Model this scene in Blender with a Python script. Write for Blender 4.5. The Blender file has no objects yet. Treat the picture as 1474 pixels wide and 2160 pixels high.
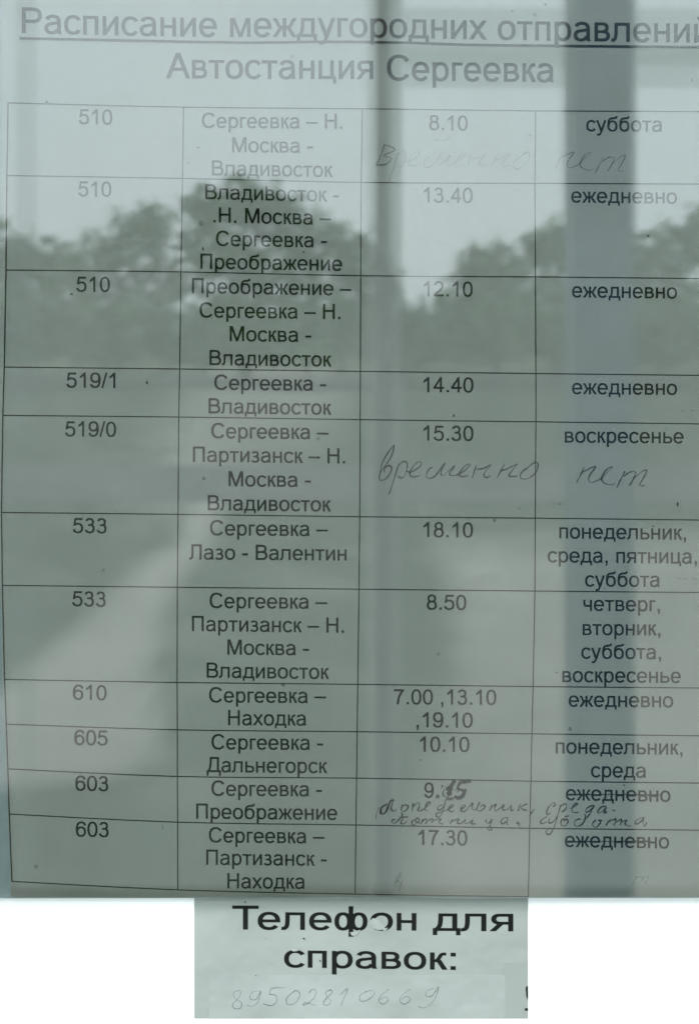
import bpy, math, random
from mathutils import Vector
random.seed(7)
scn = bpy.context.scene
col = scn.collection
PI = math.pi

# ------------------------------------------------------------------ camera
PX = 0.21 / 1474            # metres per photo pixel on the glass plane
DC = 0.30                   # camera to glass
HC = 1.5                    # camera height above the ground
CX, CY = 737.0, 700.0       # photo point straight in front of the lens
cam = bpy.data.objects.new('camera', bpy.data.cameras.new('camera'))
col.objects.link(cam)
cam.location = (0, -DC, 0)
cam.rotation_euler = (PI / 2, 0, 0)
cd = cam.data
cd.sensor_fit = 'HORIZONTAL'
cd.sensor_width = 36
cd.lens = 36 * DC / 0.21
cd.shift_y = -(1080 - CY) / 1474
cd.clip_start = 0.01
cd.clip_end = 3000
cd.dof.use_dof = True
cd.dof.focus_distance = DC + 0.0040
cd.dof.aperture_fstop = 19.5
scn.camera = cam

# ------------------------------------------------------------------ sky and sun
SUN_EL, SUN_AZ = math.radians(48), math.radians(205)
w = bpy.data.worlds.new('World'); scn.world = w; w.use_nodes = True
nt = w.node_tree; nt.nodes.clear()
wo = nt.nodes.new('ShaderNodeOutputWorld'); bg = nt.nodes.new('ShaderNodeBackground')
sky = nt.nodes.new('ShaderNodeTexSky'); sky.sky_type = 'NISHITA'; sky.sun_disc = False
sky.sun_elevation = SUN_EL; sky.sun_rotation = SUN_AZ
sky.air_density = 1.5; sky.dust_density = 4.0
tc = nt.nodes.new('ShaderNodeTexCoord')
nz = nt.nodes.new('ShaderNodeTexNoise'); nz.inputs['Scale'].default_value = 2.2; nz.inputs['Detail'].default_value = 5
cr = nt.nodes.new('ShaderNodeValToRGB')
cr.color_ramp.elements[0].position = 0.3; cr.color_ramp.elements[0].color = (5.9, 6.8, 7.4, 1)
cr.color_ramp.elements[1].position = 0.7; cr.color_ramp.elements[1].color = (6.8, 7.6, 8.1, 1)
mx = nt.nodes.new('ShaderNodeMix'); mx.data_type = 'RGBA'; mx.inputs[0].default_value = 0.9
nt.links.new(tc.outputs['Generated'], nz.inputs['Vector'])
nt.links.new(nz.outputs['Fac'], cr.inputs['Fac'])
nt.links.new(sky.outputs['Color'], mx.inputs[6]); nt.links.new(cr.outputs['Color'], mx.inputs[7])
nt.links.new(mx.outputs[2], bg.inputs['Color']); nt.links.new(bg.outputs[0], wo.inputs[0])
bg.inputs['Strength'].default_value = 0.13
sl = bpy.data.lights.new('sun', 'SUN'); sl.energy = 1.3; sl.angle = math.radians(14); sl.color = (1, .97, .92)
so = bpy.data.objects.new('sun', sl); col.objects.link(so)
sd = Vector((math.sin(SUN_AZ) * math.cos(SUN_EL), math.cos(SUN_AZ) * math.cos(SUN_EL), math.sin(SUN_EL)))
so.rotation_euler = sd.to_track_quat('Z', 'Y').to_euler()
scn.view_settings.view_transform = 'Standard'
scn.view_settings.look = 'None'
scn.view_settings.exposure = 1.35
scn.view_settings.gamma = 1
scn.cycles.transparent_max_bounces = 24
scn.cycles.max_bounces = 8
scn.cycles.use_denoising = True
scn.cycles.denoiser = 'OPENIMAGEDENOISE'
scn.cycles.denoising_input_passes = 'RGB_ALBEDO_NORMAL'

# ------------------------------------------------------------------ helpers
def mat(name, colour, rough=0.7, noise=None, bump=None, spec=0.3, metal=0.0, second=None):
    """Principled; noise=(scale, amount) varies the base colour, bump=(scale, strength, distance)."""
    m = bpy.data.materials.new(name); m.use_nodes = True
    t = m.node_tree; b = t.nodes['Principled BSDF']
    b.inputs['Base Color'].default_value = (*colour, 1)
    b.inputs['Roughness'].default_value = rough
    b.inputs['Specular IOR Level'].default_value = spec
    b.inputs['Metallic'].default_value = metal
    c = t.nodes.new('ShaderNodeTexCoord')
    if noise:
        n = t.nodes.new('ShaderNodeTexNoise'); n.inputs['Scale'].default_value = noise[0]; n.inputs['Detail'].default_value = 6
        r = t.nodes.new('ShaderNodeValToRGB')
        a = noise[1]
        r.color_ramp.elements[0].position = 0.3; r.color_ramp.elements[1].position = 0.72
        s2 = second or colour
        r.color_ramp.elements[0].color = (*[v * (1 - a) for v in colour], 1)
        r.color_ramp.elements[1].color = (*[min(.95, v * (1 + a)) for v in s2], 1)
        t.links.new(c.outputs['Object'], n.inputs['Vector'])
        t.links.new(n.outputs['Fac'], r.inputs['Fac']); t.links.new(r.outputs['Color'], b.inputs['Base Color'])
    if bump:
        n = t.nodes.new('ShaderNodeTexNoise'); n.inputs['Scale'].default_value = bump[0]; n.inputs['Detail'].default_value = 4
        u = t.nodes.new('ShaderNodeBump'); u.inputs['Strength'].default_value = bump[1]; u.inputs['Distance'].default_value = bump[2]
        t.links.new(c.outputs['Object'], n.inputs['Vector'])
        t.links.new(n.outputs['Fac'], u.inputs['Height']); t.links.new(u.outputs['Normal'], b.inputs['Normal'])
    return m

def obj(name, verts, faces, m, parent=None, smooth=False):
    me = bpy.data.meshes.new(name); me.from_pydata([tuple(v) for v in verts], [], faces); me.update()
    if smooth:
        for p in me.polygons: p.use_smooth = True
    me.materials.append(m)
    o = bpy.data.objects.new(name, me); col.objects.link(o)
    if parent: o.parent = parent
    return o

def tag(o, label=None, cat=None, group=None, kind=None):
    if label: o['label'] = label
    if cat: o['category'] = cat
    if group: o['group'] = group
    if kind: o['kind'] = kind
    return o

def empty(name, loc=(0, 0, 0)):
    o = bpy.data.objects.new(name, None); o.empty_display_size = .05; o.location = loc; col.objects.link(o); return o

def box(x0, y0, z0, x1, y1, z1, b=0.0):
    v = [(x, y, z) for x in (x0, x1) for y in (y0, y1) for z in (z0, z1)]
    return v, [(0, 1, 3, 2), (4, 6, 7, 5), (0, 4, 5, 1), (2, 3, 7, 6), (0, 2, 6, 4), (1, 5, 7, 3)]

def boxes(lst):
    V, F = [], []
    for b in lst:
        v, f = box(*b); n = len(V); V += v; F += [tuple(i + n for i in q) for q in f]
    return V, F

def at(px, py, y):
    """point of the plane at depth y behind the glass that the photo shows at (px, py)"""
    k = (DC + y) / DC * PX
    return ((px - CX) * k, y, (CY - py) * k)

# ------------------------------------------------------------------ materials
M_margin = mat('blank_white', (.91, .91, .91), .9, noise=(30, .02), bump=(400, .15, .0005))
M_paper = mat('office_paper', (.77, .78, .755), .85, noise=(14, .06), bump=(16, .5, .0035))
M_board = mat('backing_board', (.62, .74, .80), .6, noise=(12, .04))
M_ink = mat('toner_black', (.011, .012, .013), .85, spec=.1)
M_ink2 = mat('toner_black_notice', (.007, .009, .0085), .8, spec=.12, noise=(60, .3))

def pencil(name, c, cover, scale=2600):
    m = bpy.data.materials.new(name); m.use_nodes = True
    t = m.node_tree; b = t.nodes['Principled BSDF']
    b.inputs['Base Color'].default_value = (*c, 1); b.inputs['Roughness'].default_value = .5
    b.inputs['Specular IOR Level'].default_value = .3
    tcn = t.nodes.new('ShaderNodeTexCoord'); n = t.nodes.new('ShaderNodeTexNoise'); n.inputs['Scale'].default_value = scale
    r = t.nodes.new('ShaderNodeMapRange'); r.inputs['From Min'].default_value = .35; r.inputs['From Max'].default_value = .62
    r.inputs['To Min'].default_value = max(0, cover - .25); r.inputs['To Max'].default_value = min(1, cover + .2)
    t.links.new(tcn.outputs['Object'], n.inputs['Vector']); t.links.new(n.outputs['Fac'], r.inputs['Value'])
    t.links.new(r.outputs[0], b.inputs['Alpha'])
    return m
M_pencil = pencil('pencil', (.07, .08, .08), .62)
M_pencil_faint = pencil('pencil_faint', (.15, .17, .17), .42)
M_pencil_ghost = pencil('pencil_rubbed', (.2, .23, .23), .3)
M_pen = pencil('pen_ink', (.02, .03, .035), .85)
M_smear = pencil('smeared_ink', (.045, .05, .075), .85, 1500)
M_pencil_number = pencil('pencil_number', (.12, .13, .13), .5)

# tinted double glazing: every face reflects a little and colours what passes
M_glass = bpy.data.materials.new('tinted_glass'); M_glass.use_nodes = True
t = M_glass.node_tree; t.nodes.clear()
go = t.nodes.new('ShaderNodeOutputMaterial'); gm = t.nodes.new('ShaderNodeMixShader')
gt = t.nodes.new('ShaderNodeBsdfTransparent'); gt.inputs[0].default_value = (.817, .832, .827, 1)
gg = t.nodes.new('ShaderNodeBsdfGlossy'); gg.inputs['Roughness'].default_value = 0.0
gg.inputs['Color'].default_value = (1, 1, 1, 1)
lw = t.nodes.new('ShaderNodeLayerWeight'); lw.inputs['Blend'].default_value = .25
mr = t.nodes.new('ShaderNodeMapRange'); mr.inputs['To Min'].default_value = .069; mr.inputs['To Max'].default_value = .8
pw = t.nodes.new('ShaderNodeMath'); pw.operation = 'POWER'; pw.inputs[1].default_value = 2.5
t.links.new(lw.outputs['Facing'], pw.inputs[0]); t.links.new(pw.outputs[0], mr.inputs['Value'])
t.links.new(mr.outputs[0], gm.inputs[0]); t.links.new(gt.outputs[0], gm.inputs[1]); t.links.new(gg.outputs[0], gm.inputs[2])
gd = t.nodes.new('ShaderNodeBsdfDiffuse'); gd.inputs[0].default_value = (.5, .5, .47, 1)
gx_ = t.nodes.new('ShaderNodeTexCoord'); gs = t.nodes.new('ShaderNodeMapping'); gs.inputs['Scale'].default_value = (34, 34, 11); gs.inputs['Rotation'].default_value = (0, .25, 0)
gn = t.nodes.new('ShaderNodeTexNoise'); gn.inputs['Scale'].default_value = 1; gn.inputs['Detail'].default_value = 10; gn.inputs['Roughness'].default_value = .62
gr = t.nodes.new('ShaderNodeMapRange'); gr.inputs['From Min'].default_value = .48; gr.inputs['From Max'].default_value = .8; gr.inputs['To Max'].default_value = .022
g3 = t.nodes.new('ShaderNodeMixShader')
t.links.new(gx_.outputs['Object'], gs.inputs[0]); t.links.new(gs.outputs[0], gn.inputs['Vector']); t.links.new(gn.outputs['Fac'], gr.inputs['Value'])
t.links.new(gr.outputs[0], g3.inputs[0]); t.links.new(gm.outputs[0], g3.inputs[1]); t.links.new(gd.outputs[0], g3.inputs[2])
t.links.new(g3.outputs[0], go.inputs[0])

# ------------------------------------------------------------------ glyphs (1000 units to the em, cap height 716)
def R(x0, y0, x1, y1): return [[(x0, y0), (x1, y0), (x1, y1), (x0, y1)]]
def Q(*p): return [list(p)]
def Pg(x0, y0, x1, y1, hw): return [[(x0, y0), (x0 + hw, y0), (x1 + hw, y1), (x1, y1)]]
def arc(cx, cy, rx, ry, a0, a1, tx=90, ty=75, p=2.25):
    n = max(4, int(abs(a1 - a0) / 11)); out = []
    def pt(a, u, v):
        c, s = math.cos(a), math.sin(a)
        return (cx + u * math.copysign(abs(c) ** (2 / p), c), cy + v * math.copysign(abs(s) ** (2 / p), s))
    for i in range(n):
        a = math.radians(a0 + (a1 - a0) * i / n); b = math.radians(a0 + (a1 - a0) * (i + 1) / n)
        out.append([pt(a, rx, ry), pt(b, rx, ry), pt(b, rx - tx, ry - ty), pt(a, rx - tx, ry - ty)])
    return out
def smooth(pts, sub=4):
    if len(pts) < 3: return list(pts)
    out = []
    for i in range(len(pts) - 1):
        p0 = pts[max(0, i - 1)]; p1 = pts[i]; p2 = pts[i + 1]; p3 = pts[min(len(pts) - 1, i + 2)]
        for k in range(sub):
            u = k / sub
            out.append(tuple(.5 * (2 * p1[j] + (p2[j] - p0[j]) * u + (2 * p0[j] - 5 * p1[j] + 4 * p2[j] - p3[j]) * u * u
                                   + (3 * p1[j] - p0[j] - 3 * p2[j] + p3[j]) * u ** 3) for j in (0, 1)))
    out.append(tuple(pts[-1])); return out
def stroke(pts, w, sub=4, wf=None):
    q = smooth(pts, sub); L = []
    for i, p in enumerate(q):
        a = q[max(0, i - 1)]; b = q[min(len(q) - 1, i + 1)]
        dx, dy = b[0] - a[0], b[1] - a[1]; d = math.hypot(dx, dy) or 1
        h = (w if wf is None else w * wf(i / max(1, len(q) - 1))) / 2
        L.append(((p[0] - dy / d * h, p[1] + dx / d * h), (p[0] + dy / d * h, p[1] - dx / d * h)))
    return [[L[i][0], L[i + 1][0], L[i + 1][1], L[i][1]] for i in range(len(L) - 1)]
def mir(polys, c): return [[(2 * c - x, y) for x, y in q] for q in polys]

G = {}
G[' '] = (278, [])
G['о'] = (556, arc(278, 259, 244, 271, 0, 360, 92, 76))
G['с'] = (500, arc(278, 259, 244, 271, 36, 324, 92, 76))
G['е'] = (556, arc(278, 259, 242, 271, -6, 322, 92, 76) + R(100, 225, 512, 296))
G['а'] = (556, arc(268, 345, 216, 186, -2, 158, 90, 74) + R(395, 60, 484, 345) + Q((398, 60), (484, 60), (506, 0), (414, 0))
          + arc(238, 152, 198, 164, 90, 350, 90, 72) + Q((236, 246), (236, 316), (400, 345), (400, 272)))
G['б'] = (573, arc(286, 250, 238, 262, 0, 360, 92, 76) + stroke([(92, 250), (96, 400), (130, 540), (230, 612), (380, 632), (470, 660), (486, 722)], 82))
G['в'] = (531, R(66, 0, 154, 519) + R(154, 447, 290, 519) + R(154, 233, 300, 300) + R(154, 0, 300, 72)
          + arc(288, 376, 162, 143, -90, 90, 84, 72) + arc(300, 150, 188, 150, -90, 90, 88, 72))
G['г'] = (365, R(66, 0, 154, 519) + R(154, 446, 350, 519))
G['д'] = (583, R(16, -128, 92, 73) + R(92, 0, 490, 73) + R(490, -128, 566, 73) + stroke([(98, 60), (148, 150), (166, 300), (170, 480)], 80)
          + R(130, 446, 500, 519) + R(412, 73, 500, 446))
zl = stroke([(24, 482), (84, 476), (124, 410), (166, 318), (216, 272), (300, 268)], 74) + Pg(8, 0, 200, 285, 102)
G['ж'] = (669, R(291, 0, 379, 519) + zl + mir(zl, 335))
G['з'] = (458, arc(212, 385, 172, 146, -90, 152, 84, 72) + arc(212, 152, 202, 164, -152, 90, 88, 74) + R(130, 240, 220, 304))
G['и'] = (559, R(66, 0, 154, 519) + R(405, 0, 493, 519) + Q((154, 8), (154, 140), (405, 511), (405, 379)))
G['й'] = (559, G['и'][1] + arc(280, 716, 124, 130, 180, 360, 56, 62))
G['к'] = (438, R(66, 0, 154, 519) + stroke([(154, 268), (212, 276), (258, 350), (300, 440), (340, 478), (414, 482)], 74) + Pg(334, 0, 196, 290, 106))
G['л'] = (583, stroke([(6, 38), (62, 38), (108, 90), (130, 220), (134, 480)], 82) + R(92, 446, 510, 519) + R(422, 0, 510, 446))
G['м'] = (688, R(66, 0, 150, 519) + R(538, 0, 622, 519) + Q((100, 519), (186, 519), (382, 0), (304, 0)) + Q((588, 519), (502, 519), (306, 0), (384, 0)))
G['н'] = (552, R(66, 0, 154, 519) + R(398, 0, 486, 519) + R(154, 230, 398, 304))
G['п'] = (542, R(66, 0, 154, 519) + R(388, 0, 476, 519) + R(154, 446, 388, 519))
G['р'] = (556, R(66, -199, 154, 519) + arc(290, 259, 226, 271, 0, 360, 90, 76))
G['т'] = (458, R(15, 446, 443, 519) + R(185, 0, 273, 446))
G['у'] = (500, Pg(202, 10, 14, 519, 94) + Pg(206, -20, 392, 519, 92) + stroke([(262, 20), (216, -100), (150, -166), (50, -164)], 78))
G['ф'] = (798, R(355, -199, 443, 716) + arc(224, 259, 184, 271, 0, 360, 88, 76) + arc(574, 259, 184, 271, 0, 360, 88, 76))
G['х'] = (500, Pg(6, 0, 378, 519, 108) + Pg(384, 0, 14, 519, 108))
G['ц'] = (573, R(66, 0, 154, 519) + R(398, 73, 486, 519) + R(154, 0, 548, 73) + R(474, -128, 548, 0))
G['ч'] = (521, R(367, 0, 455, 519) + stroke([(94, 519), (94, 340), (128, 262), (220, 230), (372, 246)], 80))
G['ь'] = (521, R(66, 0, 154, 519) + R(154, 0, 310, 72) + R(154, 245, 310, 316) + arc(308, 158, 184, 158, -90, 90, 88, 72))
G['я'] = (542, R(388, 0, 476, 519) + R(210, 446, 388, 519) + R(210, 204, 388, 274) + arc(212, 362, 170, 158, 90, 270, 88, 72) + Pg(14, 0, 178, 225, 108))
G['А'] = (667, Pg(-2, 0, 276, 716, 104) + Pg(564, 0, 286, 716, 104) + R(150, 215, 515, 292))
G['В'] = (667, R(73, 0, 168, 716) + R(168, 0, 390, 84) + R(168, 632, 360, 716) + R(168, 335, 380, 415)
          + arc(360, 525, 222, 191, -90, 90, 94, 84) + arc(385, 208, 242, 208, -90, 90, 96, 84))
G['Д'] = (678, R(0, -170, 84, 84) + R(84, 0, 600, 84) + R(600, -170, 684, 84) + stroke([(92, 60), (160, 200), (190, 420), (197, 680)], 92)
          + R(152, 632, 590, 716) + R(495, 84, 590, 632))
G['Л'] = (657, stroke([(6, 42), (74, 42), (128, 110), (150, 300), (153, 680)], 92) + R(107, 632, 585, 716) + R(490, 0, 585, 632))
G['М'] = (833, R(74, 0, 165, 716) + R(668, 0, 759, 716) + Q((96, 716), (208, 716), (464, 0), (372, 0)) + Q((737, 716), (625, 716), (369, 0), (461, 0)))
G['Н'] = (722, R(80, 0, 175, 716) + R(547, 0, 642, 716) + R(175, 338, 547, 422))
G['П'] = (719, R(80, 0, 175, 716) + R(545, 0, 640, 716) + R(175, 632, 545, 716))
G['Р'] = (667, R(77, 0, 172, 716) + R(172, 632, 390, 716) + R(172, 291, 390, 375) + arc(388, 503, 236, 213, -90, 90, 96, 84))
G['С'] = (722, arc(380, 358, 332, 370, 34, 326, 100, 84))
G['Т'] = (548, R(21, 632, 590, 716) + R(258, 0, 353, 632))
G['0'] = (556, arc(278, 352, 238, 364, 0, 360, 92, 74, 2.3))
G['1'] = (556, R(285, 0, 373, 716) + Q((109, 452), (109, 540), (300, 716), (292, 566)))
G['2'] = (556, R(30, 0, 504, 84) + arc(275, 502, 222, 214, -12, 168, 92, 74) + stroke([(449, 500), (425, 400), (330, 290), (190, 180), (110, 80), (88, 40)], 92))
G['3'] = (556, arc(262, 532, 198, 184, -90, 166, 90, 72) + arc(262, 210, 230, 222, -166, 90, 92, 74) + R(190, 348, 270, 420))
G['4'] = (556, R(325, 0, 413, 716) + R(25, 168, 512, 248) + Q((25, 248), (128, 248), (340, 575), (340, 716)))
G['5'] = (556, R(112, 625, 478, 709) + Q((112, 709), (190, 700), (142, 350), (56, 340)) + arc(262, 234, 246, 246, -164, 142, 92, 76))
G['6'] = (556, arc(285, 230, 234, 242, 0, 360, 90, 74) + arc(300, 354, 262, 362, 32, 205, 90, 74))
G['7'] = (556, R(45, 625, 512, 709) + stroke([(462, 660), (350, 500), (260, 290), (212, 0)], 92))
G['8'] = (556, arc(277, 535, 200, 184, 0, 360, 88, 70) + arc(277, 208, 236, 220, 0, 360, 92, 74))
G['9'] = (556, arc(270, 482, 234, 242, 0, 360, 90, 74) + arc(256, 354, 262, 366, -148, 25, 90, 74))
G['/'] = (278, Q((0, -12), (72, -12), (278, 728), (206, 728)))
G['.'] = (278, R(90, 0, 190, 100))
G[','] = (278, R(88, 0, 188, 100) + Q((188, 20), (140, 0), (100, -120), (130, -145), (188, -60)))
G[':'] = (278, R(90, 0, 190, 100) + R(90, 419, 190, 519))
G['–'] = (556, R(0, 230, 553, 306))
G['-'] = (333, R(31, 214, 302, 302))

def interp(pts, x):
    if x <= pts[0][0]: a, b = pts[0], pts[1]
    elif x >= pts[-1][0]: a, b = pts[-2], pts[-1]
    else:
        for i in range(len(pts) - 1):
            if pts[i][0] <= x <= pts[i + 1][0]: a, b = pts[i], pts[i + 1]; break
    return a[1] + (b[1] - a[1]) * (x - a[0]) / (b[0] - a[0])

def grow(q, d):
    a = sum(q[i - 1][0] * q[i][1] - q[i][0] * q[i - 1][1] for i in range(len(q)))
    sg = 1 if a > 0 else -1; n = len(q); L = []
    for i in range(n):
        (x0, y0), (x1, y1) = q[i], q[(i + 1) % n]; l = math.hypot(x1 - x0, y1 - y0)
        if l < 1e-6: return q
        L.append((x0 + (y1 - y0) / l * d * sg, y0 - (x1 - x0) / l * d * sg, (x1 - x0) / l, (y1 - y0) / l))
    out = []
    for i in range(n):
        ax, ay, ux, uy = L[i - 1]; bx, by, vx, vy = L[i]; k = ux * vy - uy * vx
        if abs(k) < .15: out.append(((q[i][0]), q[i][1])); continue
        t = ((bx - ax) * vy - (by - ay) * vx) / k; out.append((ax + ux * t, ay + uy * t))
    return out
BOLD = 8
def layout(s):
    x = 0; out = []
    for ch in s:
        adv, polys = G[ch]
        for q in polys: out.append([(px + x, py) for px, py in grow(q, BOLD)])
        x += adv
    return out

# ---- the timetable sheet bows gently; print follows it
YP = 0.0040
def bow(px, py):
    return 0.00035 * math.sin(px * .0043 + .5) * math.cos(py * .0031) + 0.00022 * math.sin(py * .011 + px * .002)
def on_sheet(px, py, lift):
    return at(px, py, YP + bow(px, py) - lift)
YN = 0.0060
def on_notice(px, py, lift):
    return at(px, py, YN - lift + .00012 * math.sin(px * .02) * math.cos(py * .03))

def poly_obj(name, polys, m, parent, place, lift):
    V, F = [], []
    for q in polys:
        n = len(V); V += [place(x, y, lift) for x, y in q]; F.append(tuple(range(n, n + len(q))))
    o = obj(name, V, F, m, parent)
    return o

def text(s, x0, x1, base, cap, parent, place=on_sheet, lift=.00006, m=None, clip=None, name='printed_line'):
    polys = layout(s)
    xs = [p[0] for q in polys for p in q]; a, b = min(xs), max(xs)
    kx = (x1 - x0) / (b - a); ky = cap / 716
    if not isinstance(base, (list, tuple)): base = [(x0, base), (x1, base)]
    elif not isinstance(base[0], (list, tuple)): base = [(x0, base[0]), (x1, base[1])]
    out = []
    for q in polys:
        r = []
        for x, y in q:
            X = x0 + (x - a) * kx
            r.append((X, interp(base, X) - y * ky))
        out.append(r)
    o = poly_obj(name, out, m or M_ink, parent, place, lift)
    o['label'] = 'printed black text reading "%s"' % s
    return o

# ------------------------------------------------------------------ setting: wall, ground, paths
def ground_pt(px, py, z=-HC):
    """real ground point whose mirror image the glass shows at (px, py)"""
    D = DC * (HC) / ((py - CY) * PX)
    return ((px - CX) * PX * D / DC, -(D - DC), z)

V, F = box(-4, .00622, -HC + .002, 4, .25, 1.6)
tag(obj('margin_backdrop', V, F, M_margin), kind='structure')  # made-up white backdrop filling the blank margin around the notice
M_grass = mat('grass', (.045, .06, .028), .95, noise=(1.3, .5), second=(.07, .085, .04), bump=(60, .6, .02))
M_conc = mat('concrete_paving', (.30, .29, .265), .9, noise=(2.2, .22), bump=(80, .4, .004))
M_dark = mat('worn_asphalt', (.07, .072, .07), .92, noise=(3, .3), bump=(150, .4, .004))
n = 40; S = 900
V = [(-S + 2 * S * i / n, .2 - (S * 2) * j / n, -HC) for j in range(n + 1) for i in range(n + 1)]
F = [(j * (n + 1) + i, j * (n + 1) + i + 1, (j + 1) * (n + 1) + i + 1, (j + 1) * (n + 1) + i) for j in range(n) for i in range(n)]
tag(obj('ground', V, F, M_grass), kind='structure')
def sheet(name, pts, m, dz):
    P = [ground_pt(x, y) for x, y in pts]
    v = [(x, y, -HC + dz) for x, y, _ in P] + [(x, y, -HC - .05) for x, y, _ in P]
    k = len(P)
    f = [tuple(range(k))] + [(i, i + k, (i + 1) % k + k, (i + 1) % k) for i in range(k)]
    return tag(obj(name, v, f, m), kind='structure')
def soft(px, py, pts, w):
    """1 inside the polygon, fading to 0 over w pixels outside"""
    ins = False; dm = 1e9; n = len(pts)
    for i in range(n):
        (x0, y0), (x1, y1) = pts[i], pts[(i + 1) % n]
        if (y0 > py) != (y1 > py) and px < (x1 - x0) * (py - y0) / (y1 - y0) + x0: ins = not ins
        L = (x1 - x0) ** 2 + (y1 - y0) ** 2; u = max(0, min(1, ((px - x0) * (x1 - x0) + (py - y0) * (y1 - y0)) / L))
        dm = min(dm, math.hypot(px - x0 - u * (x1 - x0), py - y0 - u * (y1 - y0)))
    d = dm if ins else -dm
    return max(0, min(1, .5 + d / w))
WORN = [([(300, 1190), (380, 1150), (420, 1000), (500, 1000), (440, 1150), (345, 1290), (322, 1400), (335, 1500), (352, 1600), (240, 1640), (60, 1660), (-300, 1700), (-300, 1600), (20, 1450), (150, 1330)], 50, .95),
        ([(930, 1150), (960, 1300), (950, 1500), (900, 1620), (880, 1800), (850, 2300), (2400, 2300), (2400, 1100)], 90, .75),
        ([(470, 700), (350, 900), (300, 1090), (400, 1090), (520, 980), (700, 900), (770, 700)], 130, .62),
        ([(-900, 1700), (-900, 1400), (-150, 1400), (-100, 1700)], 60, .8)]
M_yard = mat('worn_yard', (.2, .2, .2), .95, bump=(60, .5, .01))
t = M_yard.node_tree; bs = t.nodes['Principled BSDF']
va = t.nodes.new('ShaderNodeVertexColor'); va.layer_name = 'wear'
mm = t.nodes.new('ShaderNodeMix'); mm.data_type = 'RGBA'
mm.inputs[6].default_value = (.026, .040, .022, 1); mm.inputs[7].default_value = (.34, .325, .29, 1)
n1 = t.nodes.new('ShaderNodeTexNoise'); n1.inputs['Scale'].default_value = 1.9; n1.inputs['Detail'].default_value = 8
tcn = t.nodes.new('ShaderNodeTexCoord'); m1 = t.nodes.new('ShaderNodeMath'); m1.operation = 'MULTIPLY_ADD'; m1.inputs[1].default_value = 1.1
m2 = t.nodes.new('ShaderNodeMath'); m2.operation = 'SUBTRACT'; m2.inputs[1].default_value = .55; m2.use_clamp = True
t.links.new(tcn.outputs['Object'], n1.inputs['Vector']); t.links.new(n1.outputs['Fac'], m1.inputs[0]); t.links.new(va.outputs['Color'], m1.inputs[2])
t.links.new(m1.outputs[0], m2.inputs[0]); t.links.new(m2.outputs[0], mm.inputs[0]); t.links.new(mm.outputs[2], bs.inputs['Base Color'])
gx, gy = 300, 170
V, W = [], []
for j in range(gy + 1):
    D = 1.2 * (40 / 1.2) ** (j / gy)
    for i in range(gx + 1):
        X = -14 + 28 * i / gx
        V.append((X, -(D - DC), -HC + .006))
        px = CX + X / (PX * D / DC); py = CY + HC / (PX * D / DC)
        W.append(max(q[2] * soft(px, py, q[0], q[1]) for q in WORN))
F = [(j * (gx + 1) + i, j * (gx + 1) + i + 1, (j + 1) * (gx + 1) + i + 1, (j + 1) * (gx + 1) + i) for j in range(gy) for i in range(gx)]
yd = tag(obj('yard', V, F, M_yard), kind='structure')
ca = yd.data.color_attributes.new('wear', 'FLOAT_COLOR', 'POINT')
for i, v in enumerate(W): ca.data[i].color = (v, v, v, 1)
sheet('road', [(-1500, 1060), (2600, 1060), (2600, 985), (-1500, 985)], M_dark, .012)

# ------------------------------------------------------------------ glass, board
XL, XR, YT, YB = -160, 1640, -220, 1895
def plate(y0, y1, xl, xr, yt, yb):
    a = at(xl, yt, y0); b = at(xr, yb, y0)
    return box(a[0], y0, b[2], b[0], y1, a[2])
GP = empty('glass_pane', at(740, YB, .001))
tag(GP, 'tinted double glazing over the timetable reflecting trees, a post and white sky', 'glass pane')
V, F = plate(0, .0008, XL, XR, YT, YB)
g1 = obj('outer_sheet', V, F, M_glass, GP); g1.matrix_parent_inverse.translation = -GP.location
V, F = plate(.0017, .0025, XL, XR, YT, YB)
tw = math.radians(.17)            # the inner sheet sits a hair out of parallel, which doubles the reflections
V = [(x, y + x * math.tan(tw) , z) for x, y, z in V]
g2 = obj('inner_sheet', V, F, M_glass, GP); g2.matrix_parent_inverse.translation = -GP.location
V, F = plate(.0050, .0062, XL, XR, YT, YB)
tag(obj('backing_board', V, F, M_board), 'pale blue backing board seen as a strip left of the timetable', 'board')

# ------------------------------------------------------------------ timetable sheet
TT = empty('timetable_sheet', at(740, 1000, YP))
tag(TT, 'printed white timetable sheet with ruled rows taped behind the glass', 'timetable')
INV = TT.location.copy()
edge = [(-300, 3), (0, 3), (250, 3), (500, 0), (900, -4), (1083, -2), (1240, 1), (1435, 6), (1530, 10), (1620, 14), (1715, 17), (1858, 22), (1900, 23)]
nx, ny = 44, 64
V, F = [], []
for j in range(ny + 1):
    py = -200 + (1894 + 200) * j / ny
    xl = interp(edge, py)
    for i in range(nx + 1):
        px = xl + (1620 - xl) * i / nx
        V.append(at(px, py, YP + bow(px, py)))
F = [(j * (nx + 1) + i, (j + 1) * (nx + 1) + i, (j + 1) * (nx + 1) + i + 1, j * (nx + 1) + i + 1) for j in range(ny) for i in range(nx)]
PARTS = []
pap = obj('paper', V, F, M_paper, TT, smooth=True)
pm = pap.modifiers.new('thickness', 'SOLIDIFY'); pm.thickness = .0001; pm.offset = -1

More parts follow.
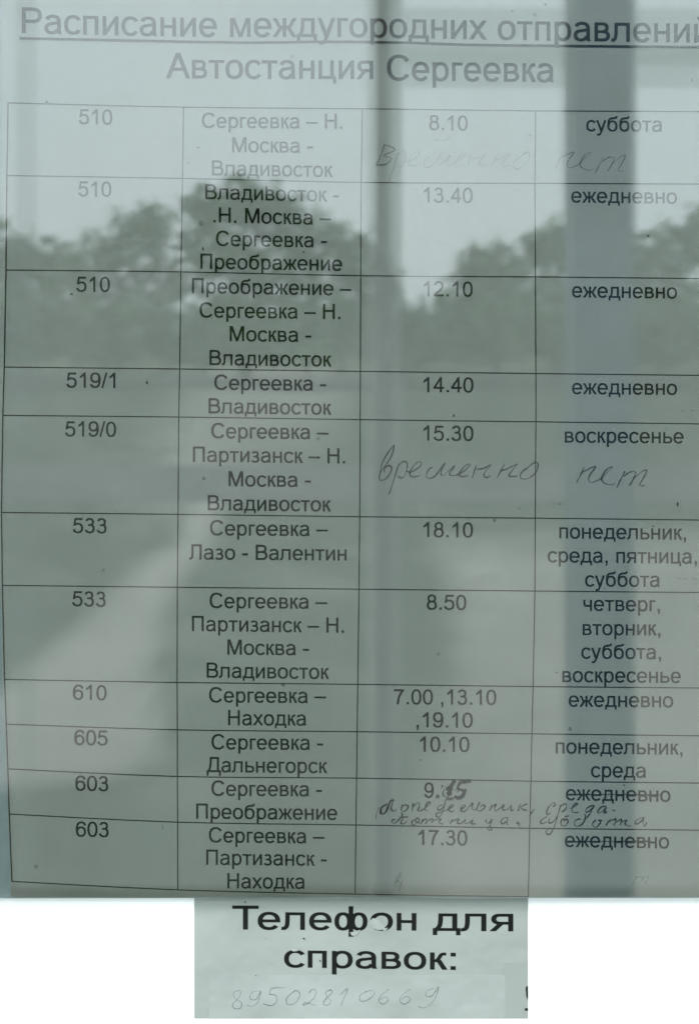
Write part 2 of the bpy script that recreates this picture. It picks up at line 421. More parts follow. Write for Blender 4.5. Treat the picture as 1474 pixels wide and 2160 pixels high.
def densify(pts, step=40):
    out = []
    for a, b in zip(pts, pts[1:]):
        k = max(1, int(math.hypot(b[0] - a[0], b[1] - a[1]) / step))
        out += [(a[0] + (b[0] - a[0]) * i / k, a[1] + (b[1] - a[1]) * i / k) for i in range(k)]
    return out + [pts[-1]]
def rule(pts, w, parent=TT, name='table_rule', m=M_ink, lift=.00005):
    return poly_obj(name, stroke(densify(pts), w, sub=1), m, parent, on_sheet, lift)
rows = [
 (216, 225, 228.5, 233, 234.5), (369.5, 375.5, 384, 386, 387.5), (569, 573, 581, 583.5, 587), (774, 778, 783, 787.6, 791.6),
 (876, 879.5, 885, 889.5, 894), (1081, 1085, 1090, 1093, 1097), (1235, 1239, 1243, 1247, 1250), (1433.6, 1440, 1444, 1448.7, 1451.7),
 (1528, 1540, 1544, 1548.5, 1552.6), (1622.4, 1638.5, 1642, 1648.5, 1652.5), (1717.8, 1735, 1741, 1748, 1752), (1860, 1878, 1887, 1892.6, 1896)]
leftx = [17, 14.5, 12.5, 9, 6, 3, 5, 9.5, 13, 16.5, 19.5, 25]
c1 = [387, 385, 381.5, 379, 377, 375.5, 374, 373.5, 374, 374, 374.5, 375]
c2 = [764, 761.6, 760.6, 760, 759.5, 758.6, 757, 754.6, 753, 752, 750.6, 749]
c3 = [1129.6, 1128, 1129, 1130, 1130, 1128.6, 1128, 1124, 1121.5, 1119.5, 1117, 1114]
for i, r in enumerate(rows):
    pts = smooth([(leftx[i], r[0]), (c1[i], r[1]), (c2[i], r[2]), (c3[i], r[3])], 4)
    if i < 11: pts += [(1474, r[4]), (1560, r[4] + 1)]
    rule(pts, 2.4)
for cc, k in ((leftx, 0), (c1, 1), (c2, 2), (c3, 3)):
    rule([(cc[i], rows[i][k]) for i in range(12)], 2.2 if k else 2.6, lift=.00009)

C = 31.6
T = lambda s, x0, x1, b, cap=C: text(s, x0, x1, b, cap, TT)
T('Расписание междугородних отправлений', 46, 1497, [(46, 68.5), (240, 73), (450, 76.5), (734, 76.5), (1035, 82), (1350, 87), (1497, 89)], 54)
rule([(41, 79.5), (160, 82), (370, 86.5), (530, 89), (660, 87), (740, 87), (860, 89), (985, 93.5), (1218, 96), (1474, 98.5), (1510, 99)], 5.6, name='title_underline', lift=.00010)
T('Автостанция', 350, 787, [(350, 163.5), (560, 165), (787, 165.5)], 53)
T('Сергеевка', 816, 1168, (168, 172), 53)
for a in [
 ('510', 166, 237, (260.5, 262)), ('510', 164.6, 235, (413, 414)), ('510', 160.6, 232, (614.5, 615)), ('519/1', 139.5, 243.5, (817, 818)),
 ('519/0', 137, 245, (920, 921)), ('533', 153, 225, (1124, 1125)), ('533', 152, 223, (1278.5, 1280)), ('610', 153.6, 225, (1476, 1477.5)),
 ('605', 156.6, 227, (1571.5, 1573)), ('603', 158.6, 228.4, (1668, 1669.6)), ('603', 159.6, 229.4, (1765, 1766.5)),
 ('Сергеевка – Н.', 425.7, 722, (268.6, 270.5)), ('Москва -', 489.5, 660, (320, 321.5)), ('Владивосток', 446.8, 702, (369, 372.5)),
 ('Владивосток -', 432.8, 714.6, (419, 425)), ('.Н. Москва –', 450, 698.4, (468.2, 474)), ('Сергеевка -', 455.3, 689.4, (517.7, 521.5)), ('Преображение', 422.5, 721.6, (566, 570.6)),
 ('Преображение –', 404.6, 741, (617.5, 623)), ('Сергеевка – Н.', 420.7, 718, (669, 672.5)), ('Москва -', 484.4, 656.6, (719, 721)), ('Владивосток', 441.8, 699.3, (769.5, 772.8)),
 ('Сергеевка -', 451.8, 687.7, (821.7, 824)), ('Владивосток', 439.8, 699.3, (871.4, 874.5)),
 ('Сергеевка –', 445.4, 693, (923.8, 926.4)), ('Партизанск – Н.', 406.8, 727.7, (973.6, 977.4)), ('Москва -', 482, 655.5, (1025.4, 1027.2)), ('Владивосток', 438.2, 698, (1076, 1078.8)),
 ('Сергеевка –', 442.8, 691.8, (1129, 1131)), ('Лазо - Валентин', 399, 731, (1180, 1182.4)),
 ('Сергеевка –', 441.8, 690.3, (1282.5, 1284.5)), ('Партизанск – Н.', 404.6, 725.4, (1331, 1335)), ('Москва -', 479.4, 651.6, (1381, 1382.5)), ('Владивосток', 435.7, 694.3, (1429.6, 1432.6)),
 ('Сергеевка –', 440.8, 687.7, (1481.8, 1483.5)), ('Находка', 481, 646, (1530, 1531)),
 ('Сергеевка -', 445.8, 681.2, (1581, 1582.5)), ('Дальнегорск', 435.7, 690.3, (1629, 1631.5)), ('Сергеевка -', 445.8, 679.2, (1679, 1680.5)), ('Преображение', 413.6, 711.3, (1727.3, 1730.3)),
 ('Сергеевка –', 440.3, 684.2, (1777.5, 1780)), ('Партизанск -', 434.7, 689.2, (1824.7, 1827.2)), ('Находка', 479.4, 643, (1874.4, 1875.6)),
 ('8.10', 905, 986.5, (273, 274.6)), ('13.40', 893.6, 997, (426, 427.2)), ('12.10', 893.6, 997, (624, 625.2)), ('14.40', 893, 998.5, (826.8, 827.5)), ('15.30', 893, 998.5, (929, 929.8)),
 ('18.10', 893, 997.5, (1133, 1133.7)), ('8.50', 899.7, 983.5, (1286, 1286.7)), ('7.00 ,13.10', 831, 1046.7, (1485.8, 1487.2)), (',19.10', 878, 997, (1534.5, 1535.3)),
 ('10.10', 885.6, 990, (1585.8, 1586.6)), ('9', 894.5, 914.8, (1683.4, 1683.4)), ('17.30', 882.6, 985.6, (1782.8, 1784)),
 ('суббота', 1236, 1396.6, (275.6, 276.8)), ('ежедневно', 1204.4, 1427.8, (426.2, 428.9)), ('ежедневно', 1206, 1428, (626.5, 629.2)), ('ежедневно', 1206, 1428, (830.8, 832.6)),
 ('воскресенье', 1190.8, 1441.8, (933.2, 935)), ('понедельник,', 1179.3, 1446.7, (1135.6, 1138.6)), ('среда, пятница,', 1154.8, 1469.5, (1186, 1189)), ('суббота', 1233.6, 1391.4, (1237, 1238)),
 ('четверг,', 1230, 1391.6, (1288.6, 1289.7)), ('вторник,', 1228.5, 1392.6, (1339.8, 1340.5)), ('суббота,', 1225.5, 1394, (1389.5, 1390.7)), ('воскресенье', 1185.8, 1435.8, (1439, 1440.8)),
 ('ежедневно', 1198.9, 1419.7, (1490.9, 1492.5)), ('понедельник,', 1171.7, 1439.3, (1589.8, 1592.4)), ('среда', 1246, 1362.5, (1640, 1641)),
 ('ежедневно', 1193, 1414, (1688.4, 1692)), ('ежедневно', 1190.7, 1411, (1787, 1790.5))]:
    T(*a)

# ---- handwriting: strokes read off in enlarged crops: (offset x, offset y, scale)
def hand(name, label, strokes, ox, oy, k, w, m, parent=TT, place=on_sheet, lift=.00013):
    polys = []
    rnd = random.Random(len(strokes))
    for s in strokes:
        ph = rnd.random() * 6
        polys += stroke([(ox + x * k, oy + y * k) for x, y in s], w, 5, lambda u: .8 + .28 * math.sin(u * 9 + ph))
    o = poly_obj(name, polys, m, parent, place, lift); o['label'] = label; return o
vr = [[(208, 35), (195, 110), (150, 190), (100, 255), (84, 300), (82, 330), (110, 340), (150, 315), (183, 260), (185, 225), (165, 213), (135, 230), (122, 258), (132, 272)],
 [(208, 35), (150, 110), (100, 210), (80, 320)], [(250, 190), (225, 280), (165, 460)],
 [(240, 215), (290, 178), (318, 185), (322, 230), (300, 300), (268, 320), (245, 302)],
 [(320, 262), (355, 268), (420, 230), (445, 195), (430, 180), (395, 195), (355, 250), (345, 290), (365, 310), (400, 306), (430, 298)],
 [(540, 228), (508, 245), (488, 290), (500, 322), (540, 318), (575, 290), (610, 240), (648, 190)],
 [(648, 190), (615, 260), (620, 300), (650, 285), (732, 212), (700, 260), (690, 295), (740, 298)],
 [(740, 298), (800, 270), (850, 225), (865, 202), (835, 205), (790, 250), (770, 290), (800, 310), (850, 298)],
 [(920, 210), (900, 270), (885, 318)], [(925, 245), (985, 235), (1045, 205), (1000, 260), (985, 300), (1010, 315), (1045, 300)],
 [(1165, 195), (1130, 260), (1098, 318)], [(1125, 260), (1200, 235), (1272, 198), (1225, 260), (1200, 295), (1230, 310), (1275, 300)],
 [(1350, 235), (1305, 280), (1300, 315), (1340, 332), (1400, 305), (1445, 250), (1450, 200), (1430, 185), (1380, 215), (1345, 250)]]
net = [[(408, 240), (370, 320), (335, 388)], [(375, 300), (430, 270), (512, 238), (455, 320), (450, 370), (480, 385), (545, 360), (575, 340)],
 [(565, 350), (600, 310), (672, 240), (620, 260), (575, 320), (572, 370), (610, 400), (660, 408), (690, 398)],
 [(785, 280), (750, 350), (708, 438)], [(770, 330), (830, 290), (885, 290), (870, 340), (825, 418)],
 [(870, 350), (930, 295), (988, 270), (960, 340), (925, 400), (940, 420), (970, 412)]]
hand('pencil_writing', 'pencilled word in the 15.30 row', vr, 780, 930, .2442, 3.0, M_pencil)
hand('pencil_writing', 'short pencilled word under воскресенье', net, 1140, 930, .2266, 3.2, M_pencil)
# fainter copy of the same note in the first row
V1 = [[(152, 606), (142, 640), (120, 690)], [(152, 606), (188, 618), (192, 632), (150, 652), (182, 664), (160, 688), (116, 692)]]
hand('pencil_writing', 'dark capital letter starting the pencilled note in the 8.10 row', V1, 734, 0, .502, 2.6, M_pencil)
k2 = .44
f = lambda L, dx, dy, k, x0: [[(x0 + (x - dx) * k, dy + y * k) for x, y in s] for s in L]
hand('pencil_writing', 'faint pencilled note trailing across the 8.10 row', f(vr[2:], 240, 553, .46, 205), 734, 0, .502, 2.0, M_pencil_faint)
hand('pencil_writing', 'faint pencilled word in the first row under суббота', f(net, 335, 530, .45, 870), 734, 0, .502, 2.4, M_pencil_faint)
hand('pencil_writing', 'nearly erased pencilled note in the 17.30 row', f(vr[:3], 82, 632, .20, 195), 734, 1520, .502, 2.2, M_pencil_ghost)
hand('pencil_writing', 'nearly erased pencilled letter under the last ежедневно', f(net[3:], 335, 585, .25, 1100), 734, 1520, .502, 2.2, M_pencil_ghost)
pon = [[(215, 288), (185, 295), (165, 340), (140, 395), (110, 412), (95, 395), (100, 360), (130, 335), (165, 322)], [(205, 292), (188, 365), (212, 385), (235, 372)],
 [(290, 330), (278, 370), (295, 390), (325, 375), (340, 345), (315, 330), (290, 345)],
 [(385, 315), (375, 385)], [(378, 350), (430, 310), (440, 345), (425, 375), (450, 385), (480, 370)], [(450, 385), (500, 350), (540, 312), (515, 310), (495, 345), (490, 375), (515, 382)],
 [(640, 330), (610, 345), (600, 370), (625, 375), (655, 345), (668, 310)], [(668, 310), (650, 380), (620, 435), (595, 435), (590, 410), (630, 395), (690, 375)],
 [(690, 375), (735, 345), (745, 330), (720, 335), (700, 370), (720, 390), (750, 380)],
 [(805, 375), (845, 345), (840, 330), (815, 345), (808, 380), (830, 392), (860, 375)], [(860, 375), (890, 335), (915, 315), (905, 350), (915, 375), (950, 365)],
 [(975, 305), (950, 370), (980, 385), (1022, 350), (1005, 330), (980, 350)], [(1085, 330), (1065, 382)], [(1070, 360), (1120, 325), (1105, 365), (1120, 385)],
 [(1120, 385), (1170, 350), (1190, 330), (1180, 375), (1220, 370), (1260, 335), (1250, 375), (1275, 375)], [(1335, 325), (1315, 385)], [(1400, 320), (1340, 350), (1370, 375), (1395, 378)],
 [(1465, 370), (1445, 385), (1425, 420)]]
pya = [[(275, 400), (290, 420), (250, 470), (220, 495), (198, 485), (200, 465), (225, 460)], [(285, 440), (340, 438)], [(300, 440), (275, 490), (300, 498), (325, 480)],
 [(385, 465), (372, 490), (385, 512), (410, 495), (440, 470), (425, 450), (400, 470), (445, 495)], [(470, 455), (455, 500)], [(465, 475), (500, 455), (505, 480), (495, 500)],
 [(505, 475), (560, 455), (550, 490)], [(560, 470), (630, 455), (610, 490), (650, 500)], [(735, 455), (710, 500)],
 [(720, 480), (790, 455), (775, 490), (810, 495), (850, 460), (840, 495), (880, 490), (915, 465), (900, 495), (940, 500)],
 [(1030, 460), (1035, 490), (1060, 490), (1085, 455)], [(1085, 455), (1065, 520), (1045, 545), (1075, 555), (1080, 530), (1050, 520)],
 [(1225, 440), (1185, 450), (1165, 480), (1180, 500), (1215, 475), (1225, 445), (1215, 490), (1225, 508)], [(1310, 480), (1330, 522)], [(1300, 490), (1338, 500)]]
hand('pen_writing', 'handwritten weekday in dark pen squeezed under 9.15', pon, 780, 1620, .2374, 3.3, M_pen)
hand('pen_stroke', 'thick pen stroke starting the handwritten weekday', [pon[0][2:7]], 780, 1620, .2374, 4.4, M_pen, lift=.00017)
hand('pen_writing', 'second handwritten weekday crossing the line above 17.30', pya, 780, 1620, .2374, 3.1, M_pen)
sre = [[(235, 345), (255, 335), (250, 315), (225, 320), (195, 355), (180, 395), (190, 415), (215, 400)], [(305, 330), (285, 400), (265, 460)],
 [(295, 345), (345, 320), (355, 345), (340, 375), (310, 395)], [(385, 365), (430, 345), (455, 325), (435, 320), (410, 350), (405, 385), (430, 400), (460, 395)],
 [(600, 335), (560, 345), (530, 370), (530, 395), (560, 385), (600, 345)], [(605, 335), (570, 400), (535, 450)],
 [(705, 340), (665, 350), (635, 385), (640, 405), (680, 385), (710, 345), (690, 400), (715, 390)], [(765, 380), (790, 382)]]
sub = [[(185, 435), (155, 450), (125, 480), (140, 500), (180, 480)], [(205, 450), (200, 490), (240, 480), (270, 440)], [(275, 440), (245, 530), (210, 590), (185, 590), (175, 565), (200, 545), (225, 545)],
 [(340, 455), (310, 470), (310, 510), (345, 515), (370, 480), (355, 455), (335, 480)], [(340, 435), (375, 428)],
 [(480, 455), (435, 470), (430, 510), (465, 520), (505, 490), (525, 440), (520, 415), (510, 420)],
 [(620, 465), (590, 490), (595, 525), (630, 525), (660, 480), (640, 465), (680, 470)], [(745, 455), (705, 515)], [(720, 490), (790, 455), (790, 480), (775, 515)],
 [(790, 490), (845, 460), (830, 515)], [(835, 490), (890, 465), (875, 505), (930, 520)],
 [(1040, 440), (990, 460), (965, 490), (985, 500), (1035, 460), (1045, 440), (1035, 490), (1050, 522), (1070, 485)]]
hand('pen_writing', 'handwritten word under the crossed-out ежедневно', sre, 1110, 1620, .2374, 3.2, M_pen)
hand('pen_writing', 'lower handwritten word above the last ежедневно', sub, 1110, 1620, .2374, 3.2, M_pen)
hand('strike_line', 'pen line striking out the upper ежедневно', [[(350, 238), (600, 240), (850, 238), (1100, 243), (1185, 242)]], 1110, 1620, .2374, 3.2, M_pen, lift=.0002)
hand('strike_line', 'pen line striking out the lower ежедневно', [[(340, 664), (560, 656), (800, 655), (1075, 655), (1110, 668)]], 1110, 1620, .2374, 3.2, M_pen, lift=.0002)
hand('smeared_figure', 'smeared inky 1 and 5 written over after 9', [[(752, 112), (722, 160), (706, 215)], [(728, 150), (700, 185), (676, 190)], [(700, 170), (706, 220), (690, 245)]], 780, 1620, .2374, 11, M_smear)
hand('smeared_figure', 'inky figure five', [[(898, 116), (850, 122), (806, 132), (790, 152), (784, 188), (822, 198), (834, 222), (822, 252), (790, 268), (748, 256)]], 780, 1620, .2374, 8, M_smear, lift=.00016)
hand('ink_marks', 'scribbled marks round the smeared figures', [[(706, 235), (690, 265), (665, 312)], [(645, 152), (636, 185)], [(660, 190), (648, 240), (676, 262)], [(752, 112), (742, 160)],
     [(846, 180), (852, 212), (838, 240)], [(690, 275), (730, 272), (735, 285), (690, 284)], [(760, 200), (778, 182), (792, 202), (775, 216)], [(800, 262), (770, 285)], [(585, 270), (600, 240), (612, 262), (590, 272)], [(592, 258), (608, 250)]],
     780, 1620, .2374, 3.4, M_smear, lift=.00019)
hand('pencil_writing', 'short stray pencil tick left of the handwritten weekday', [[(80, 350), (60, 400), (52, 458)]], 780, 1620, .2374, 1.6, M_pencil)
hand('pencil_writing', 'short pencil curve under 8.10', [[(360, 582), (385, 588), (410, 586), (432, 572)]], 734, 0, .502, 2.0, M_pencil_faint)

# specks of dirt on the sheet
def blob(cx, cy, rx, ry, seed):
    r = random.Random(seed); n = 10
    return [[(cx + math.cos(a) * rx * r.uniform(.7, 1.15), cy + math.sin(a) * ry * r.uniform(.7, 1.15)) for a in [2 * PI * i / n for i in range(n)]]]
specks = [(151, 620, 3, 3), (310, 807, 2.6, 3.5), (957, 877, 2, 3.5), (1367, 497, 3, 3), (562, 395, 2.5, 4), (428, 524, 2, 5), (640, 531, 2, 2), (98, 214, 4, 2.5), (1429, 1064, 2.5, 6), (1433, 1078, 1.2, 2),
          (1094, 1072, 2, 1.5), (243, 1077, 1.5, 1.5), (1327, 1083, 2, 1), (1168, 1063, 4, .8), (1181, 1063, 4, .8), (1440, 866, 3, .8), (1460, 866, 3, .8), (1432, 1220, 3, .8), (1446, 1221, 4, .8),
          (1465, 1221, 5, .8), (1150, 8, 2.4, 2.4), (985, 93.5, 3, 2.4), (886, 1604, 1, 3), (343, 1747, .8, 4), (1316, 1657, 1.8, 1.8), (1173, 1419, 3, 1), (1274, 1241, 1, 1.5), (1378, 1110, 2, 1.5),
          (1080, 22, 2.6, 2), (1093, 356, 5, .9), (1118, 284, 5, .9), (1055, 96, 3, 1), (1459, 168, 1, 4), (418, 310, 4, 1.2), (398, 343, 4, 1)]
polys = []
for i, s in enumerate(specks): polys += blob(*s, i)
tag(poly_obj('dirt_specks', polys, M_pen, TT, on_sheet, .0002), kind='stuff')
M_stain = pencil('grey_stain', (.3, .36, .33), .22, 400)
polys = []
for i, s in enumerate([(617, 118, 5, 5), (1128, 30, 5, 4), (424, 470, 5, 5), (671, 926, 4.5, 4.5), (430, 1009, 4.5, 4.5), (1043, 1098, 4.5, 4), (218, 1203, 4, 4), (597, 1445, 5, 4), (1202, 1538, 5, 5), (507, 750, 5, 5), (924, 1380, 5, 4), (75, 1830, 6, 5)]):
    polys += blob(*s, i + 90)
tag(poly_obj('grey_stains', polys, M_stain, TT, on_sheet, .00022), kind='stuff')
for o in TT.children:                 # meshes were laid out in world space
    o.matrix_parent_inverse.translation = -TT.location

# ------------------------------------------------------------------ lower notice
M_notice = mat('dimmed_paper', (.272, .305, .287), .42, noise=(11, .12), bump=(20, .6, .006), spec=.35)  # white sheet; the weaker light on it is put into this base colour
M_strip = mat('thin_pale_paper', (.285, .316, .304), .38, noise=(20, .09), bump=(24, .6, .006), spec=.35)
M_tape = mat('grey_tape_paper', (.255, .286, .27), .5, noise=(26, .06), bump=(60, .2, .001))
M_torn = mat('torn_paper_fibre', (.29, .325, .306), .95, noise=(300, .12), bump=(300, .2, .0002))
def npaper(name, x0, y0, x1, y1, m, parent, lift, jag=0.0, nx=30, ny=14, thick=.00005):
    r = random.Random(3); V = []
    for j in range(ny + 1):
        for i in range(nx + 1):
            px = x0 + (x1 - x0) * i / nx; py = y0 + (y1 - y0) * j / ny
            if j == 0: py += r.uniform(-jag, jag)
            V.append(on_notice(px, py, lift))
    F = [(j * (nx + 1) + i, (j + 1) * (nx + 1) + i, (j + 1) * (nx + 1) + i + 1, j * (nx + 1) + i + 1) for j in range(ny) for i in range(nx)]
    o = obj(name, V, F, m, parent)
    s = o.modifiers.new('thickness', 'SOLIDIFY'); s.thickness = thick; s.offset = -1
    return o
NT = empty('notice_sheet', at(761, 2000, YN)); tag(NT, 'small white notice, its dim light put into a grey-green colour, below the timetable asking for the enquiries telephone', 'notice')
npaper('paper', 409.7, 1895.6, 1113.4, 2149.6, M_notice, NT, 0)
text('Телефон', 489.8, 878, (1961, 1963.5), 49.5, NT, on_notice, .00008, M_ink2)
text('для', 912.5, 1082.3, (1964, 1965), 49.5, NT, on_notice, .00008, M_ink2)
text('справок:', 599, 961, (2041, 2046.5), 48.5, NT, on_notice, .00008, M_ink2)
def nshape(name, pts, m, parent, lift, th=.00004, label=None):
    P = [on_notice(x, y, lift) for x, y in pts]; k = len(P)
    B = [(x, y + th, z) for x, y, z in P]
    o = obj(name, P + B, [tuple(range(k))] + [(i, i + k, (i + 1) % k + k, (i + 1) % k) for i in range(k)], m, parent)
    if label: o['label'] = label
    return o
nshape('torn_patch', [(779, 1944), (786, 1938), (795, 1938), (803, 1943), (806, 1950), (812, 1957), (808, 1962), (797, 1963), (789, 1960), (780, 1954), (774, 1949)], M_torn, NT, .00018, label='scuffed patch where a letter has been torn away')
nshape('paper_curl', [(738, 1968), (748, 1966), (760, 1962), (752, 1974), (742, 1975)], M_torn, NT, .0003)
nshape('paper_curl', [(612, 2004), (620, 2001), (632, 2003), (628, 2007), (618, 2008)], M_torn, NT, .0003)
nshape('paper_curl', [(805, 1960), (818, 1958), (812, 1966)], M_torn, NT, .0003)
polys = []
for i, s in enumerate([(517, 1904, 2.5, 1.5), (641, 1981, 2, 2), (675, 2028, 1.6, 2.4), (540, 2059, 1.2, 1.2)]): polys += blob(*s, i + 40)
tag(poly_obj('dirt_specks', polys, M_ink2, NT, on_notice, .00045), kind='stuff')
tag(poly_obj('grey_stains', blob(573, 2035, 3.5, 2.5, 5) + blob(560, 1980, 2, 2, 6), M_stain, NT, on_notice, .00045), kind='stuff')
for o in NT.children: o.matrix_parent_inverse.translation = -NT.location

ST = empty('paper_strip', at(760, 2100, YN - .0005)); tag(ST, 'thin paper strip with a pencilled phone number stuck over the notice', 'paper strip')
npaper('paper', 441, 2057.5, 1066, 2149.6, M_strip, ST, .0001, .3, thick=.00004)
num = [[(245, 408), (220, 415), (222, 440), (250, 458), (246, 480), (222, 482), (215, 464), (242, 435), (248, 410)],
 [(325, 410), (295, 415), (285, 440), (310, 445), (330, 410), (318, 455), (298, 472), (272, 470)],
 [(425, 397), (375, 400), (365, 425)], [(365, 425), (390, 428), (396, 452), (372, 470), (338, 462)],
 [(465, 412), (435, 440), (440, 465), (470, 460), (490, 425), (475, 408), (462, 415)],
 [(525, 420), (540, 404), (556, 410), (548, 438), (520, 462), (502, 468), (512, 458), (535, 464), (556, 470)],
 [(618, 405), (595, 415), (600, 435), (616, 450), (605, 468), (585, 462), (598, 440), (622, 415), (612, 404)],
 [(655, 425), (685, 400), (672, 435), (658, 468)], [(760, 412), (735, 430), (740, 452), (770, 445), (795, 420), (780, 408), (755, 415)],
 [(855, 402), (825, 425), (812, 450), (830, 464), (852, 446), (840, 435), (818, 445)],
 [(942, 402), (910, 425), (898, 450), (918, 464), (942, 446), (925, 432), (905, 445)],
 [(1038, 398), (1010, 410), (1005, 430), (1030, 430), (1057, 393), (1045, 435), (1020, 468), (992, 480), (975, 472)]]
hand('pencil_number', 'pencilled number 89502810669', num, 380, 1880, .5156, 1.9, M_pencil_number, ST, on_notice, .00018)
for o in ST.children: o.matrix_parent_inverse.translation = -ST.location
SC = empty('paper_scrap', at(1090, 2090, YN - .001)); tag(SC, 'darker paper scrap at the right edge of the notice with a cut-off black figure', 'paper scrap')
npaper('paper', 1063, 2033, 1113.4, 2149.6, M_tape, SC, .0001, .4, 8, 14, thick=.00003)
o = poly_obj('printed_mark', [[(1108.5, 2084), (1113.3, 2080), (1113.3, 2111), (1110, 2104)], [(1107, 2128), (1113.3, 2128), (1113.3, 2133), (1107, 2133)]], M_ink2, SC, on_notice, .0003)
for o in SC.children: o.matrix_parent_inverse.translation = -SC.location

# ------------------------------------------------------------------ porch in front of the glass (seen mirrored)
M_post = mat('blue_grey_paint', (.052, .098, .138), .45, noise=(9, .15))
M_steel = mat('dull_steel', (.09, .093, .09), .5, noise=(12, .15))
def frosted(name, clear, c=(.86, .9, .88)):
    m = bpy.data.materials.new(name); m.use_nodes = True; t = m.node_tree; t.nodes.clear()
    ou = t.nodes.new('ShaderNodeOutputMaterial'); mm = t.nodes.new('ShaderNodeMixShader'); mm.inputs[0].default_value = clear
    tl = t.nodes.new('ShaderNodeBsdfTranslucent'); tl.inputs[0].default_value = (*c, 1)
    tp = t.nodes.new('ShaderNodeBsdfTransparent'); tp.inputs[0].default_value = (*c, 1)
    t.links.new(tl.outputs[0], mm.inputs[1]); t.links.new(tp.outputs[0], mm.inputs[2]); t.links.new(mm.outputs[0], ou.inputs[0]); return m
M_frost = frosted('frosted_polycarbonate', .9, (.86, .88, .87))
M_frost2 = frosted('ghost_edge_pale', .86, (.66, .68, .67))
def rx(px, D): return (px - CX) * PX * D / DC
def rz(py, D): return (CY - py) * PX * D / DC
D1 = 2.3
p = empty('porch_post', (rx(1278, D1), -(D1 - DC), -HC)); tag(p, 'broad blue-grey porch post reflected right of centre in the glass', 'post')
def part(name, bx, m, par):
    V, F = boxes(bx); o = obj(name, V, F, m, par); o.matrix_parent_inverse.translation = -par.location; return o
y = -(D1 - DC)
part('shaft', [(rx(1216, D1), y - .12, -HC, rx(1338, D1), y, 1.05)], M_post, p)
part('ghost_edge', [(rx(1338.5, D1), y - .05, -HC + .1, rx(1352, D1), y - .03, 1.0)], M_frost2, p)  # added strip imitating the pale ghost beside the post's reflection
part('base_plate', [(rx(1190, D1), y - .16, -HC, rx(1364, D1), y + .04, -HC + .045)], M_steel, p)
p = empty('porch_post', (rx(808, D1), y, -HC)); tag(p, 'slim grey porch post with added strips imitating its pale doubled edges, reflected near the middle of the glass', 'post')
part('shaft', [(rx(795, D1), y - .04, -HC, rx(823, D1), y, 1.05)], M_steel, p)
part('ghost_edge', [(rx(823.5, D1), y - .03, -HC + .1, rx(850, D1), y - .02, 1.0)], M_frost2, p)  # added strips imitate the slim post's lighter, doubled reflection edges
part('ghost_edge', [(rx(776, D1), y - .03, -HC + .1, rx(794.5, D1), y - .02, 1.0)], M_frost, p)
part('base_plate', [(rx(780, D1), y - .08, -HC, rx(840, D1), y + .04, -HC + .03)], M_steel, p)
D2 = 2.47; y2 = -(D2 - DC)
p = empty('transom_panel', (rx(1100, D2), y2, rz(185, D2))); tag(p, 'frosted transom panel spanning behind the porch posts, reflected at the top', 'panel')
part('sheet', [(rx(852, D2), y2 - .006, rz(183, D2), rx(1600, D2), y2, rz(16, D2))], M_frost, p)
part('middle_rail', [(rx(852, D2), y2 - .03, rz(131, D2), rx(1600, D2), y2 - .012, rz(96, D2))], M_frost, p)
p = empty('side_strip', (rx(55, D2), y2, -HC)); tag(p, 'narrow frosted upright reflected at the upper left of the glass', 'upright')
part('strip', [(rx(34, D2), y2 - .01, -HC, rx(76, D2), y2, 1.05)], frosted('frosted_clear', .97, (.90, .91, .91)), p)
p = empty('top_beam', (0, y2, 1.06)); tag(p, 'long steel beam joining the porch posts above the picture', 'beam')
part('beam_body', [(-1.6, y2 - .05, 1.052, 2.2, -(D1 - DC) + .02, 1.13)], M_steel, p)
D3 = 2.3

